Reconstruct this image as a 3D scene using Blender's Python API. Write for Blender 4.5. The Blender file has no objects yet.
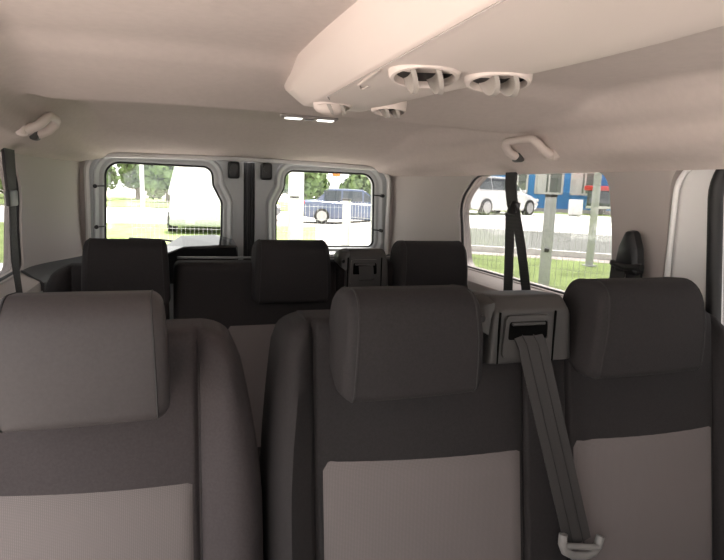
import bpy, bmesh, math, random
from mathutils import Vector, Matrix
random.seed(7)
D = bpy.data
SC = bpy.context.scene
COL = SC.collection
PI = math.pi

# ---------------------------------------------------------------- camera
cam_d = D.cameras.new('camera'); cam = D.objects.new('camera', cam_d); COL.objects.link(cam)
cam_d.sensor_width = 36.0; cam_d.lens = 564.0 / 724.0 * 36.0; cam_d.clip_start = 0.02; cam_d.clip_end = 500
YAW, PITCH, ROLL = .329, .157, .037
_right = Vector((math.cos(YAW), -math.sin(YAW), 0)); _fwd = Vector((math.sin(YAW), math.cos(YAW), 0)); _z = Vector((0, 0, 1))
_up = _z * math.cos(PITCH) + _fwd * math.sin(PITCH); _fw = _fwd * math.cos(PITCH) - _z * math.sin(PITCH)
_r2 = _right * math.cos(ROLL) + _up * math.sin(ROLL); _u2 = _up * math.cos(ROLL) - _right * math.sin(ROLL)
cam.matrix_world = Matrix(((_r2.x, _u2.x, -_fw.x, -.342), (_r2.y, _u2.y, -_fw.y, 0), (_r2.z, _u2.z, -_fw.z, 1.62), (0, 0, 0, 1)))
SC.camera = cam

# ---------------------------------------------------------------- world, sun, exposure
W = D.worlds.new('sky'); SC.world = W; W.use_nodes = True
_n = W.node_tree.nodes; _l = W.node_tree.links
_bg = _n['Background']; _bg.inputs['Color'].default_value = (1.0, .98, .97, 1); _bg.inputs['Strength'].default_value = 1.9
_sun = D.lights.new('sun', 'SUN'); _sun.energy = 19.0; _sun.angle = .35; _sun.color = (1, .95, .915)
sun = D.objects.new('sun', _sun); COL.objects.link(sun); sun.rotation_euler = (math.radians(-12), math.radians(8), 0)
SC.view_settings.view_transform = 'Standard'; SC.view_settings.look = 'None'
SC.view_settings.exposure = 0.82; SC.view_settings.gamma = 1.0; SC.view_settings.use_curve_mapping = False
SC.cycles.use_denoising = True
SC.cycles.max_bounces = 10; SC.cycles.diffuse_bounces = 6; SC.cycles.transparent_max_bounces = 16
SC.cycles.sample_clamp_indirect = 8.0
SC.cycles.caustics_reflective = False; SC.cycles.caustics_refractive = False

def portal(loc, rot, sx, sy):
    l = D.lights.new('window_portal', 'AREA'); l.shape = 'RECTANGLE'; l.size = sx; l.size_y = sy; l.cycles.is_portal = True
    o = D.objects.new('window_portal', l); COL.objects.link(o); o.location = loc; o.rotation_euler = rot
portal((0, -1.42, 1.50), (math.radians(-50), 0, 0), 1.5, 1.05)
for s in (-1, 1):
    portal((s * .90, -.80, 1.42), (0, s * PI / 2, 0), .46, 1.0)
    portal((s * .90, .42, 1.50), (0, s * PI / 2, 0), .40, 1.12)
    portal((s * .90, 1.66, 1.50), (0, s * PI / 2, 0), .40, .95)
portal((-.36, 2.72, 1.52), (-PI / 2, 0, 0), .5, .36)
portal((.36, 2.72, 1.52), (-PI / 2, 0, 0), .5, .36)

# ---------------------------------------------------------------- materials
def mat(name, col, rough=.6, metal=0, noise=0, nscale=40, bump=0, bscale=400, weave=None, coat=0, spec=.5, emis=None):
    m = D.materials.new(name); m.use_nodes = True
    n = m.node_tree.nodes; l = m.node_tree.links; b = n['Principled BSDF']
    b.inputs['Base Color'].default_value = (*col, 1); b.inputs['Roughness'].default_value = rough
    b.inputs['Metallic'].default_value = metal; b.inputs['Specular IOR Level'].default_value = spec
    if coat: b.inputs['Coat Weight'].default_value = coat
    if emis: b.inputs['Emission Color'].default_value = (*emis[0], 1); b.inputs['Emission Strength'].default_value = emis[1]
    tc = n.new('ShaderNodeTexCoord'); src = tc.outputs['Object']
    if noise:
        t = n.new('ShaderNodeTexNoise'); t.inputs['Scale'].default_value = nscale; t.inputs['Detail'].default_value = 4; l.new(src, t.inputs['Vector'])
        r = n.new('ShaderNodeMapRange'); r.inputs[1].default_value = .3; r.inputs[2].default_value = .7; r.inputs[3].default_value = 1 - noise; r.inputs[4].default_value = 1 + noise
        l.new(t.outputs['Fac'], r.inputs[0])
        x = n.new('ShaderNodeVectorMath'); x.operation = 'SCALE'; x.inputs[0].default_value = col; l.new(r.outputs[0], x.inputs['Scale'])
        out = x.outputs[0]
    else: out = None
    if weave:
        # fine two-way weave: rows of short ribs with small pale stitches
        w1 = n.new('ShaderNodeTexWave'); w1.wave_type = 'BANDS'; w1.bands_direction = 'X'; w1.inputs['Scale'].default_value = weave[0]
        w2 = n.new('ShaderNodeTexWave'); w2.wave_type = 'BANDS'; w2.bands_direction = 'Z'; w2.inputs['Scale'].default_value = weave[1]
        for w in (w1, w2): w.inputs['Distortion'].default_value = .6; l.new(src, w.inputs['Vector'])
        mu = n.new('ShaderNodeMath'); mu.operation = 'MULTIPLY'; l.new(w1.outputs['Fac'], mu.inputs[0]); l.new(w2.outputs['Fac'], mu.inputs[1])
        mx = n.new('ShaderNodeMix'); mx.data_type = 'RGBA'; l.new(mu.outputs[0], mx.inputs['Factor'])
        mx.inputs['A'].default_value = (*[c * weave[2] for c in col], 1); mx.inputs['B'].default_value = (*[min(1, c * weave[3]) for c in col], 1)
        out = mx.outputs['Result']
        bp = n.new('ShaderNodeBump'); bp.inputs['Strength'].default_value = .25; bp.inputs['Distance'].default_value = .001
        l.new(mu.outputs[0], bp.inputs['Height']); l.new(bp.outputs[0], b.inputs['Normal'])
    if out: l.new(out, b.inputs['Base Color'])
    if bump:
        t = n.new('ShaderNodeTexNoise'); t.inputs['Scale'].default_value = bscale; t.inputs['Detail'].default_value = 3; l.new(src, t.inputs['Vector'])
        bp = n.new('ShaderNodeBump'); bp.inputs['Strength'].default_value = bump; bp.inputs['Distance'].default_value = .002
        l.new(t.outputs['Fac'], bp.inputs['Height']); l.new(bp.outputs[0], b.inputs['Normal'])
    return m
def glassmat(name, tint=(.93, .96, .95), gloss=.06):
    m = D.materials.new(name); m.use_nodes = True; n = m.node_tree.nodes; l = m.node_tree.links
    n.remove(n['Principled BSDF']); out = n['Material Output']
    t = n.new('ShaderNodeBsdfTransparent'); t.inputs[0].default_value = (*tint, 1)
    g = n.new('ShaderNodeBsdfGlossy'); g.inputs['Roughness'].default_value = .02
    x = n.new('ShaderNodeMixShader'); x.inputs[0].default_value = gloss
    l.new(t.outputs[0], x.inputs[1]); l.new(g.outputs[0], x.inputs[2]); l.new(x.outputs[0], out.inputs[0])
    return m
M = dict(
    liner=mat('headliner_fabric', (.59, .52, .485), .95, noise=.03, nscale=60, bump=.25, bscale=900, spec=.15),
    trim=mat('pale_plastic_trim', (.43, .39, .37), .62, bump=.06, bscale=900, spec=.3),
    console=mat('console_plastic', (.70, .62, .575), .55, bump=.05, bscale=800, spec=.35),
    paint=mat('white_body_paint', (.84, .84, .83), .25, coat=.5),
    doorgrey=mat('grey_door_paint', (.50, .52, .53), .35, spec=.5),
    dark=mat('charcoal_fabric', (.041, .035, .037), .85, noise=.12, nscale=250, bump=.35, bscale=1100, spec=.35),
    darkshaded=mat('shaded_charcoal_fabric', (.021, .019, .020), .85, noise=.12, nscale=250, bump=.35, bscale=1100, spec=.3),  # same charcoal cloth, darkened so the shade is in its colour
    insert=mat('woven_grey_fabric', (.165, .148, .147), .9, weave=(120, 150, .82, 1.22), spec=.2),
    vinyl=mat('headrest_cloth', (.040, .035, .036), .62, noise=.08, nscale=200, bump=.15, bscale=1000, spec=.45),
    stitch=mat('dark_stitching', (.018, .017, .018), .8),
    plastic=mat('dark_grey_plastic', (.048, .046, .045), .5, bump=.08, bscale=700),
    black=mat('black_plastic', (.012, .012, .013), .4),
    gloss=mat('glossy_black_plastic', (.02, .02, .022), .12, coat=.6),
    slotshade=mat('slot_shade_black', (.003, .003, .003), 1.0, spec=.05),
    rubber=mat('black_rubber_seal', (.010, .010, .011), .55),
    lowtrim=mat('charcoal_lower_trim', (.05, .052, .055), .7, bump=.1, bscale=700),
    panelgrey=mat('grey_lower_panel', (.33, .33, .33), .7, bump=.08, bscale=700),
    strap=mat('belt_webbing', (.028, .027, .027), .7, weave=(150, 400, .8, 1.3), spec=.4),
    strapg=mat('grey_belt_webbing', (.038, .036, .036), .6, weave=(150, 400, .85, 1.15), spec=.4),
    tongue=mat('grey_tongue_plastic', (.20, .195, .19), .45),
    steel=mat('brushed_steel', (.62, .62, .62), .25, metal=1),
    chrome=mat('headrest_post_steel', (.5, .5, .5), .2, metal=1),
    lens=mat('lamp_lens', (.9, .9, .88), .3, emis=((1, .98, .93), 1.1)),
    carpet=mat('floor_carpet', (.05, .05, .052), .95, noise=.3, nscale=200, bump=.4),
    glass=glassmat('window_glass'), clear=glassmat('rear_door_glass', (.80, .81, .80)), tint=glassmat('tinted_rear_glass', (.51, .51, .51)),
    # outside
    grass=mat('grass', (.18, .23, .09), .95, noise=.35, nscale=3, bump=.5, bscale=60, spec=.1),
    gravel=mat('grey_gravel', (.17, .175, .16), .95, noise=.3, nscale=30, bump=.4, bscale=60),
    tarmac=mat('pale_tarmac', (.37, .335, .31), .95, noise=.15, nscale=4, bump=.2, bscale=80),
    paving=mat('pale_concrete_paving', (.66, .65, .62), .9, noise=.08, nscale=2),
    kerb=mat('kerb_stone', (.72, .71, .68), .9, noise=.1, nscale=10),
    galv=mat('galvanised_steel', (.55, .56, .56), .6, noise=.12, nscale=20),
    wire=mat('pale_coated_wire', (.62, .64, .62), .6),
    louver=mat('louver_plastic', (.36, .33, .30), .5),
    blue=mat('blue_cladding', (.10, .36, .78), .6, noise=.05, nscale=3),
    white=mat('white_paint', (.82, .82, .80), .5),
    pane=mat('building_glass', (.22, .24, .22), .12),
    roof=mat('dark_roofing', (.20, .20, .21), .8),
    carwhite=mat('white_car_paint', (.80, .80, .80), .2, coat=.7),
    carblue=mat('dark_blue_car_paint', (.09, .12, .21), .2, coat=.7),
    cargrey=mat('grey_car_paint', (.22, .23, .25), .2, coat=.7),
    carglass=mat('car_glass', (.04, .05, .06), .08, coat=.5),
    tyre=mat('tyre_rubber', (.03, .03, .03), .8),
    rim=mat('alloy_rim', (.45, .45, .46), .3, metal=.8),
    red=mat('red_paint', (.62, .03, .03), .35), orange=mat('orange_plastic', (.85, .25, .05), .5),
    leaf=mat('tree_leaves', (.20, .27, .13), .85, noise=.45, nscale=1.5, spec=.15),
    leafpale=mat('pale_tree_leaves', (.28, .35, .16), .85, noise=.4, nscale=1.5, spec=.15),
    bark=mat('bark', (.12, .09, .06), .9, noise=.3, nscale=8),
)

# ---------------------------------------------------------------- helpers
def link(name, verts, faces, m, parent=None, smooth=True, ang=40, loc=None):
    me = D.meshes.new(name); me.from_pydata([tuple(v) for v in verts], [], faces)
    bm = bmesh.new(); bm.from_mesh(me)
    bmesh.ops.remove_doubles(bm, verts=bm.verts, dist=1e-6)
    bmesh.ops.recalc_face_normals(bm, faces=bm.faces); bm.to_mesh(me); bm.free()
    if smooth:
        me.polygons.foreach_set('use_smooth', [True] * len(me.polygons)); me.set_sharp_from_angle(angle=math.radians(ang))
    me.materials.append(m); me.update()
    o = D.objects.new(name, me); COL.objects.link(o)
    if parent: o.parent = parent
    if loc: o.location = loc
    return o
class MB:
    """collects shapes of ONE part"""
    def __init__(s): s.v = []; s.f = []
    def add(s, v, f):
        k = len(s.v); s.v += [Vector(p) for p in v]; s.f += [tuple(i + k for i in q) for q in f]; return s
    def box(s, c, d, bev=0, rot=None, seg=2):
        bm = bmesh.new(); bmesh.ops.create_cube(bm, size=1)
        for v in bm.verts: v.co = Vector((v.co.x * d[0], v.co.y * d[1], v.co.z * d[2]))
        if bev: bmesh.ops.bevel(bm, geom=list(bm.edges), offset=bev, segments=seg, profile=.5, affect='EDGES')
        mt = rot if rot else Matrix.Identity(3)
        bm.verts.index_update()
        s.add([mt @ v.co + Vector(c) for v in bm.verts], [[v.index for v in f.verts] for f in bm.faces]); bm.free(); return s
    def cyl(s, a, b, r, n=16, r2=None):
        a = Vector(a); b = Vector(b); r2 = r if r2 is None else r2; d = (b - a).normalized()
        u = d.orthogonal().normalized(); w = d.cross(u)
        v = [a + (u * math.cos(2 * PI * i / n) + w * math.sin(2 * PI * i / n)) * r for i in range(n)] + [b + (u * math.cos(2 * PI * i / n) + w * math.sin(2 * PI * i / n)) * r2 for i in range(n)]
        f = [(i, (i + 1) % n, n + (i + 1) % n, n + i) for i in range(n)] + [tuple(range(n))[::-1], tuple(range(n, 2 * n))]
        return s.add(v, f)
    def tube(s, pts, r, n=8, closed=False, flat=1):
        pts = [Vector(p) for p in pts]; L = len(pts); v = []; f = []
        prev = None
        for i, p in enumerate(pts):
            a = pts[(i - 1) % L] if (closed or i) else p; b = pts[(i + 1) % L] if (closed or i < L - 1) else p
            d = (b - a).normalized()
            u = d.orthogonal().normalized() if prev is None else (prev - d * prev.dot(d)).normalized()
            prev = u; w = d.cross(u)
            v += [p + (u * math.cos(2 * PI * k / n) + w * math.sin(2 * PI * k / n) * flat) * r for k in range(n)]
        for i in range(L if closed else L - 1):
            j = (i + 1) % L
            if closed and j == 0:
                # align last ring with the first
                best = min(range(n), key=lambda q: (v[i * n] - v[q]).length)
            else: best = 0
            f += [(i * n + k, i * n + (k + 1) % n, j * n + (k + 1 + best) % n, j * n + (k + best) % n) for k in range(n)]
        if not closed: f += [tuple(range(n))[::-1], tuple(range((L - 1) * n, L * n))]
        return s.add(v, f)
    def ribbon(s, pts, wdir, w, t):
        pts = [Vector(p) for p in pts]; v = []; f = []; L = len(pts)
        for i, p in enumerate(pts):
            d = (pts[min(i + 1, L - 1)] - pts[max(i - 1, 0)]).normalized()
            wd = Vector(wdir[i] if isinstance(wdir, list) else wdir); wd = (wd - d * wd.dot(d)).normalized(); nn = d.cross(wd)
            ww = w[i] if isinstance(w, (list, tuple)) else w
            v += [p + wd * ww / 2 + nn * t / 2, p - wd * ww / 2 + nn * t / 2, p - wd * ww / 2 - nn * t / 2, p + wd * ww / 2 - nn * t / 2]
        for i in range(L - 1):
            for k in range(4): f.append((i * 4 + k, i * 4 + (k + 1) % 4, i * 4 + 4 + (k + 1) % 4, i * 4 + 4 + k))
        f += [(0, 1, 2, 3), tuple(4 * (L - 1) + k for k in (3, 2, 1, 0))]
        return s.add(v, f)
    def loft(s, rings, cap=True, closed=True):
        n = len(rings[0]); v = [p for r in rings for p in r]; f = []
        for i in range(len(rings) - 1):
            for k in range(n if closed else n - 1): f.append((i * n + k, i * n + (k + 1) % n, (i + 1) * n + (k + 1) % n, (i + 1) * n + k))
        if cap: f += [tuple(range(n))[::-1], tuple(range((len(rings) - 1) * n, len(rings) * n))]
        return s.add(v, f)
    def build(s, name, m, parent=None, smooth=True, ang=40): return link(name, s.v, s.f, m, parent, smooth, ang)
def tag(o, label=None, cat=None, group=None, kind=None):
    if label: o['label'] = label
    if cat: o['category'] = cat
    if group: o['group'] = group
    if kind: o['kind'] = kind
    return o
def empty(name, loc, label, cat, group=None):
    o = D.objects.new(name, None); COL.objects.link(o); o.location = loc; o.empty_display_size = .1
    bpy.context.view_layer.update()
    return tag(o, label, cat, group)
def reparent(root):
    """children were meshed in world coordinates: bring them under the root's origin"""
    for c in root.children:
        c.matrix_parent_inverse = Matrix.Translation(-root.location) if root.rotation_euler.z == 0 else root.matrix_world.inverted()
def roundpoly(pts, rad, n=8):
    """rounded polygon, 2-D; rad per corner"""
    out = []; L = len(pts)
    for i, p in enumerate(pts):
        p = Vector(p); a = Vector(pts[i - 1]) - p; b = Vector(pts[(i + 1) % L]) - p; r = rad[i] if isinstance(rad, (list, tuple)) else rad
        if r < 1e-5: out += [p]; continue
        half = a.angle(b) / 2; t = min(r / math.tan(half), a.length * .49, b.length * .49); r = t * math.tan(half)
        c = p + (a.normalized() + b.normalized()).normalized() * (r / math.sin(half))
        s0 = p + a.normalized() * t - c; s1 = p + b.normalized() * t - c
        a0 = math.atan2(s0.y, s0.x); a1 = math.atan2(s1.y, s1.x); d = (a1 - a0 + PI) % (2 * PI) - PI
        out += [c + Vector((math.cos(a0 + d * k / n), math.sin(a0 + d * k / n))) * r for k in range(n + 1)]
    return out
def densify(p, step):
    out = []
    for i in range(len(p)):
        a = p[i]; b = p[(i + 1) % len(p)]; k = max(1, int((b - a).length / step))
        out += [a.lerp(b, j / k) for j in range(k)]
    return out
def offset(p, d):
    L = len(p); area = sum(p[i].x * p[(i + 1) % L].y - p[(i + 1) % L].x * p[i].y for i in range(L)); sg = 1 if area > 0 else -1
    out = []
    for i in range(L):
        t = (p[(i + 1) % L] - p[i - 1]).normalized(); out.append(p[i] + Vector((t.y, -t.x)) * d * sg)
    return out
def cut(o, cutters):
    for c in cutters:
        md = o.modifiers.new('hole', 'BOOLEAN'); md.operation = 'DIFFERENCE'; md.object = c; md.solver = 'EXACT'
    bpy.context.view_layer.update()
    me = D.meshes.new_from_object(o.evaluated_get(bpy.context.evaluated_depsgraph_get()))
    o.modifiers.clear(); old = o.data; o.data = me; me.name = old.name
    me.set_sharp_from_angle(angle=math.radians(35))
    for c in cutters: D.objects.remove(c)
    return o
def prismX(poly, x0, x1):
    m = MB().loft([[Vector((x0, p.x, p.y)) for p in poly], [Vector((x1, p.x, p.y)) for p in poly]]); return m.build('cutter', M['trim'], smooth=False)
def prismY(poly, y0, y1):
    m = MB().loft([[Vector((p.x, y0, p.y)) for p in poly], [Vector((p.x, y1, p.y)) for p in poly]]); return m.build('cutter', M['trim'], smooth=False)
def ss(a, b, x):
    t = max(0, min(1, (x - a) / (b - a))); return t * t * (3 - 2 * t)

# ================================================================= THE VAN: SHELL
def taper(Y): return 1 - .135 * ss(2.12, 2.66, Y)
def wx(Y, z):
    """inner side wall half width"""
    x = .80 - .055 * ss(1.325, 1.285, z) + .01 * math.sin(PI * max(0, min(1, (z - 1.33) / .36)))
    return x * taper(Y)
def crown(Y): return 1.812 - .070 * ss(2.15, 2.62, Y)
def recess(Y):
    if Y < 1.20: return .026 + .026 * ss(.2, 1.05, Y) - .024 * ss(1.09, 1.20, Y)
    if Y < 1.45: return (.028 - .046 * ((Y - 1.20) / .25))
    return -.018 + .066 * ss(1.45, 1.50, Y) - .048 * ss(2.1, 2.5, Y)
PROF = [(.80, 1.695), (.775, 1.711), (.740, 1.724), (.710, 1.739), (.690, 1.760), (.676, 1.784), (.652, 1.802), (.605, 1.811), (.55, 1.812)]
def ceil_pt(q, Y):
    """q: -1..1 across. outer part quarter-ellipse, middle flat with recess"""
    s = 1 if q >= 0 else -1; a = abs(q); t = taper(Y); cr = crown(Y)
    if a > .5:
        v = (1 - a) / .5 * (len(PROF) - 1); i = min(len(PROF) - 2, int(v)); f = v - i
        p0, p1, p2, p3 = (PROF[max(0, min(len(PROF) - 1, i + j))] for j in (-1, 0, 1, 2))
        cm = lambda k: .5 * (2 * p1[k] + (p2[k] - p0[k]) * f + (2 * p0[k] - 5 * p1[k] + 4 * p2[k] - p3[k]) * f * f + (3 * p1[k] - p0[k] - 3 * p2[k] + p3[k]) * f ** 3)
        x = cm(0); z = 1.695 + (cr - 1.695) * (cm(1) - 1.695) / .117
    else:
        x = .55 * a / .5; z = cr
    r = ss(.655, .585, x)
    z += recess(Y) * r + .006 * (1 - (x / .55) ** 2) * (x < .55)
    return Vector((s * x * t, Y, z))
def ceilz(x, Y):
    best = min((ceil_pt(i / 200 * (1 if x >= 0 else -1), Y) for i in range(201)), key=lambda p: abs(p.x - x)); return best.z
Ys = [-1.0 + i * .04 for i in range(0, 50)] + [1.0 + i * .02 for i in range(0, 34)] + [1.68 + i * .04 for i in range(0, 24)] + [2.63]
Qs = [-1 + i * .02 for i in range(101)]
rings = []
for Y in Ys:
    inn = [ceil_pt(q, Y) for q in Qs]; outr = [Vector((p.x * 1.07, p.y, p.z + .05)) for p in inn][::-1]
    rings.append(inn + outr)
ceiling = MB().loft(rings).build('ceiling', M['liner'], ang=60); tag(ceiling, kind='structure')

zs = [.40, .7, 1.0, 1.2, 1.25, 1.27, 1.28, 1.29, 1.30, 1.31, 1.32, 1.33, 1.36, 1.4, 1.45, 1.5, 1.55, 1.6, 1.65, 1.70]
SIDEWIN = [(1.225, 1.325), (2.085, 1.325), (2.155, 1.59), (2.01, 1.700), (1.285, 1.705)]  # in (Y, z)
SIDERAD = [.05, .05, .10, .16, .075]
DOORHOLE = [(-.35, .55), (1.055, .55), (1.075, 1.722), (-.35, 1.722)]
FRONTWIN = [(-1.30, 1.20), (-.42, 1.20), (-.42, 1.66), (-.98, 1.66)]
DOORWIN = [(-.24, 1.27), (.915, 1.27), (.975, 1.745), (-.24, 1.745)]
def wallshell(s):
    yy = [-1.62 + .08 * i for i in range(46)] + [2.06 + .03 * i for i in range(0, 20)]
    rings = []
    for Y in yy:
        zt = 1.70 if Y > -1.0 else 1.70 - (-1.0 - Y) * .8
        inn = [Vector((s * wx(Y, z), Y, min(z, zt))) for z in zs]
        outr = [Vector((s * (.86 * taper(Y)), Y, min(z, zt))) for z in zs][::-1]
        rings.append(inn + outr)
    m = MB(); n = len(rings[0]); m.v = [p for r in rings for p in r]
    for i in range(len(rings) - 1):
        for k in range(n): m.f.append((i * n + k, i * n + (k + 1) % n, (i + 1) * n + (k + 1) % n, (i + 1) * n + k))
    m.f += [tuple(range(n))[::-1], tuple(range((len(rings) - 1) * n, len(rings) * n))]
    o = m.build('wall_' + ('right' if s > 0 else 'left'), M['trim'], ang=35)
    FW = FRONTWIN if s > 0 else [(-1.30, .50), (-.42, .50), (-.42, 1.68), (-1.0, 1.68)]  # left front opening enlarged, out of view, to admit light
    cs = [prismX(roundpoly(SIDEWIN, SIDERAD, 10), s * .55, s * 1.0), prismX(roundpoly(DOORHOLE, [.02, .02, .07, .07]), s * .6, s * 1.0),
          prismX(roundpoly(FW, .05), s * .6, s * 1.0)]
    cut(o, cs); tag(o, kind='structure'); return o
wn = 1; tn = 1
for s in (1, -1):
    wallshell(s)
    # fixed side window: black seal, glass, dark ceramic border
    poly = densify(roundpoly(SIDEWIN, SIDERAD, 10), .03)
    g = MB().loft([[Vector((s * .834 * taper(p.x), p.x, p.y)) for p in offset(poly, .012)], [Vector((s * .838 * taper(p.x), p.x, p.y)) for p in offset(poly, .012)]])
    w = g.build('window_%d' % wn, M['tint'], smooth=False); wn += 1; tag(w, kind='structure')
    MB().tube([(s * (wx(p.x, max(p.y, 1.34)) + .012), p.x, p.y) for p in offset(poly, -.001)], .0055, closed=True).build('seal', M['rubber'], w)
    # sliding side door: white painted inner frame with window
    if s > 0:  # left doorway assumed open, kept empty to let light in
        pn = densify(roundpoly([(-.34, .56), (1.05, .56), (1.07, 1.76), (-.34, 1.76)], [.02, .02, .08, .08]), .1)
        d = MB().loft([[Vector((s * .825, p.x, p.y)) for p in pn], [Vector((s * .865, p.x, p.y)) for p in pn]]).build('door_%d' % (1 if s > 0 else 2), M['paint'], smooth=False)
        wp = densify(roundpoly(DOORWIN, [.08, .10, .10, .08], 10), .03)
        cut(d, [prismX(wp, s * .7, s * 1.0)]); tag(d, kind='structure')
        for p in d.data.polygons: p.use_smooth = False
        MB().tube([(s * .822, p.x, p.y) for p in offset(wp, .004)], .016, n=10, closed=True).build('window_seal', M['rubber'], d)
        # rounded white flange round the opening of the door
        fl = densify(roundpoly([(-.34, .56), (1.045, .56), (1.065, 1.713), (-.34, 1.713)], [.02, .02, .07, .07], 8), .1)
        MB().tube([(s * .812, p.x, p.y) for p in fl], .007, n=10, closed=True).build('door_flange', M['paint'], d)
        w = MB().loft([[Vector((s * .845, p.x, p.y)) for p in wp], [Vector((s * .849, p.x, p.y)) for p in wp]]).build('window_%d' % wn, M['tint'], smooth=False); wn += 1; tag(w, kind='structure')
    fp = roundpoly(FRONTWIN, .05)
    if s > 0:  # left front opening has no pane, assumed open for more light
      w = MB().loft([[Vector((s * .835, p.x, p.y)) for p in fp], [Vector((s * .839, p.x, p.y)) for p in fp]]).build('window_%d' % wn, M['glass'], smooth=False); wn += 1; tag(w, kind='structure')
    # charcoal lower trim at the rear corner and a grey panel under the side window
    for (y0, y1, z0, z1, mm, th, nm) in ((2.035, 2.60, .45, 1.312, 'lowtrim', .010, 'charcoal'), (1.10, 2.03, .45, 1.262, 'panelgrey', .006, 'grey')):
        gr = []
        for i in range(13):
            Y = y0 + (y1 - y0) * i / 12; zt = z1 + (.015 * (1 - i / 12) if nm == 'charcoal' else 0)
            zz = [z0, .9, 1.2, 1.25, 1.27, 1.285, 1.295, 1.30, 1.305, zt] if nm == 'charcoal' else [z0, .9, 1.2, z1]
            gr.append([Vector((s * (wx(Y, min(z, zt)) - th), Y, min(z, zt))) for z in zz] + [Vector((s * (wx(Y, min(z, zt)) + .003), Y, min(z, zt))) for z in zz][::-1])
        o = MB().loft(gr).build('trim_%d' % tn, M[mm]); tn += 1; tag(o, kind='structure')

# floor, front bulkhead, windscreen
fl = MB().box((0, .5, .38), (1.66, 4.3, .04)).build('floor', M['carpet'], smooth=False); tag(fl, kind='structure')
fr = MB().box((0, -1.64, .76), (1.66, .04, .76)).box((0, -1.42, 1.08), (1.60, .46, .12), .03).build('wall_front', M['panelgrey']); tag(fr, kind='structure')
ws = MB().loft([[Vector((x, -1.60, 1.14)) for x in (-.80, .80)] + [Vector((x, -1.60, 1.145)) for x in (.80, -.80)],
                [Vector((x, -.98, 1.80)) for x in (-.70, .70)] + [Vector((x, -.98, 1.805)) for x in (.70, -.70)]]).build('window_%d' % wn, M['glass'], smooth=False); wn += 1
tag(ws, kind='structure')

# ---------------------------------------------------------------- rear doors
YD = 2.645
def reardoor(s, num):
    # s=-1 door on the left of the picture
    xo, xi = s * .715, s * .026
    ol = roundpoly([(xi, .45), (xi, 1.765), (xo * .97, 1.765), (xo, .45)], [.01, .01, .06, .02])
    d = MB().loft([[Vector((p.x, YD, p.y)) for p in ol], [Vector((p.x, YD + .04, p.y)) for p in ol]]).build('door_%d' % num, M['doorgrey'], smooth=False)
    win = [(s * .125, 1.345), (s * .122, 1.545), (s * .160, 1.62), (s * .165, 1.700), (s * .602, 1.702), (s * .612, 1.345)]
    wp = densify(roundpoly(win, [.035, .05, .05, .05, .062, .03], 8), .02)
    cut(d, [prismY(wp, YD - .1, YD + .2)]); tag(d, kind='structure')
    # raised pressed frame round the window
    def P(off, y): return [Vector((p.x, y, p.y)) for p in offset(wp, off)]
    MB().loft([P(.004, YD + .03), P(.003, YD - .004), P(.010, YD - .010), P(.022, YD - .012), P(.034, YD - .026), P(.040, YD - .027), P(.048, YD - .002), P(.05, YD + .004)], cap=False).build('window_frame', M['doorgrey'], d, ang=30)
    MB().tube(P(.000, YD + .004), .0055, closed=True).build('seal', M['rubber'], d)
    w = MB().loft([P(.01, YD + .028), P(.01, YD + .032)]).build('window_%d' % (wn + num - 3), M['clear'], smooth=False); tag(w, kind='structure')
    # demister contacts at the outer edge
    for z in (1.60, 1.43):
        m = MB().cyl((s * .607, YD - .006, z), (s * .640, YD - .03, z - .002), .003).cyl((s * .640, YD - .040, z - .002), (s * .640, YD - .020, z - .002), .0085, 12)
        m.build('demister_contact', M['black'], d)
    # black hinge stay / lock block beside the seam
    MB().box((s * .073, YD - .022, 1.690), (.050, .045, .075), .010).cyl((s * .073, YD - .05, 1.70), (s * .073, YD - .02, 1.70), .016).cyl((s * .080, YD - .045, 1.672), (s * .080, YD - .02, 1.672), .010).build('lock_block', M['black'], d)
    if s < 0:
        # wiper motor cover: wedge with shiny sloping top
        a = [(-.375, YD - .002, 1.20), (-.375, YD - .002, 1.345), (-.300, YD - .002, 1.395), (-.155, YD - .002, 1.400), (-.070, YD - .002, 1.382), (-.062, YD - .002, 1.20)]
        b = [(-.385, YD - .16, 1.20), (-.385, YD - .16, 1.322), (-.295, YD - .17, 1.358), (-.150, YD - .17, 1.366), (-.070, YD - .16, 1.364), (-.060, YD - .16, 1.20)]
        o = MB().loft([[Vector(p) for p in a], [Vector(p) for p in b]]).build('wiper_motor_cover', M['gloss'], d, smooth=False)
        bv = o.modifiers.new('b', 'BEVEL'); bv.width = .008; bv.segments = 3
        MB().tube([(-.52, YD + .045, 1.375), (-.38, YD + .05, 1.368), (-.24, YD + .05, 1.350)], .005).build('wiper_arm', M['black'], d)
    return d
reardoor(-1, 3); reardoor(1, 4)
o = MB().box((0, YD + .028, 1.09), (.056, .02, 1.28), .004).box((-.012, YD + .012, 1.09), (.012, .014, 1.28), .003).box((.012, YD + .012, 1.09), (.012, .014, 1.28), .003).build('trim_%d' % tn, M['rubber']); tn += 1
tag(o, kind='structure')
ap = [Vector(p) for p in [(-.676, .6), (-.676, 1.1), (-.672, 1.5)]] + [Vector((-.672 + .06 * (1 - math.cos(a)), 1.655 + .072 * math.sin(a))) for a in [i * PI / 16 for i in range(9)]]
ap2 = [Vector((x, 1.727 + .012 * (1 - (x / .6) ** 2))) for x in [-.5 + i * .1 for i in range(11)]]
path = ap + ap2 + [Vector((-p.x, p.y)) for p in ap[::-1]]
o = MB().tube([(p.x, 2.618, p.y) for p in path], .011, n=8).build('trim_%d' % tn, M['paint']); tn += 1; tag(o, kind='structure')
# body flange filling between the trims and the doors
o = MB()
for s in (-1, 1):
    o.box((s * .70, 2.632, 1.08), (.045, .014, 1.30))
o.box((0, 2.632, 1.765), (1.4, .014, .06))
o = o.build('wall_rear', M['trim'], smooth=False); tag(o, kind='structure')

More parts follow.
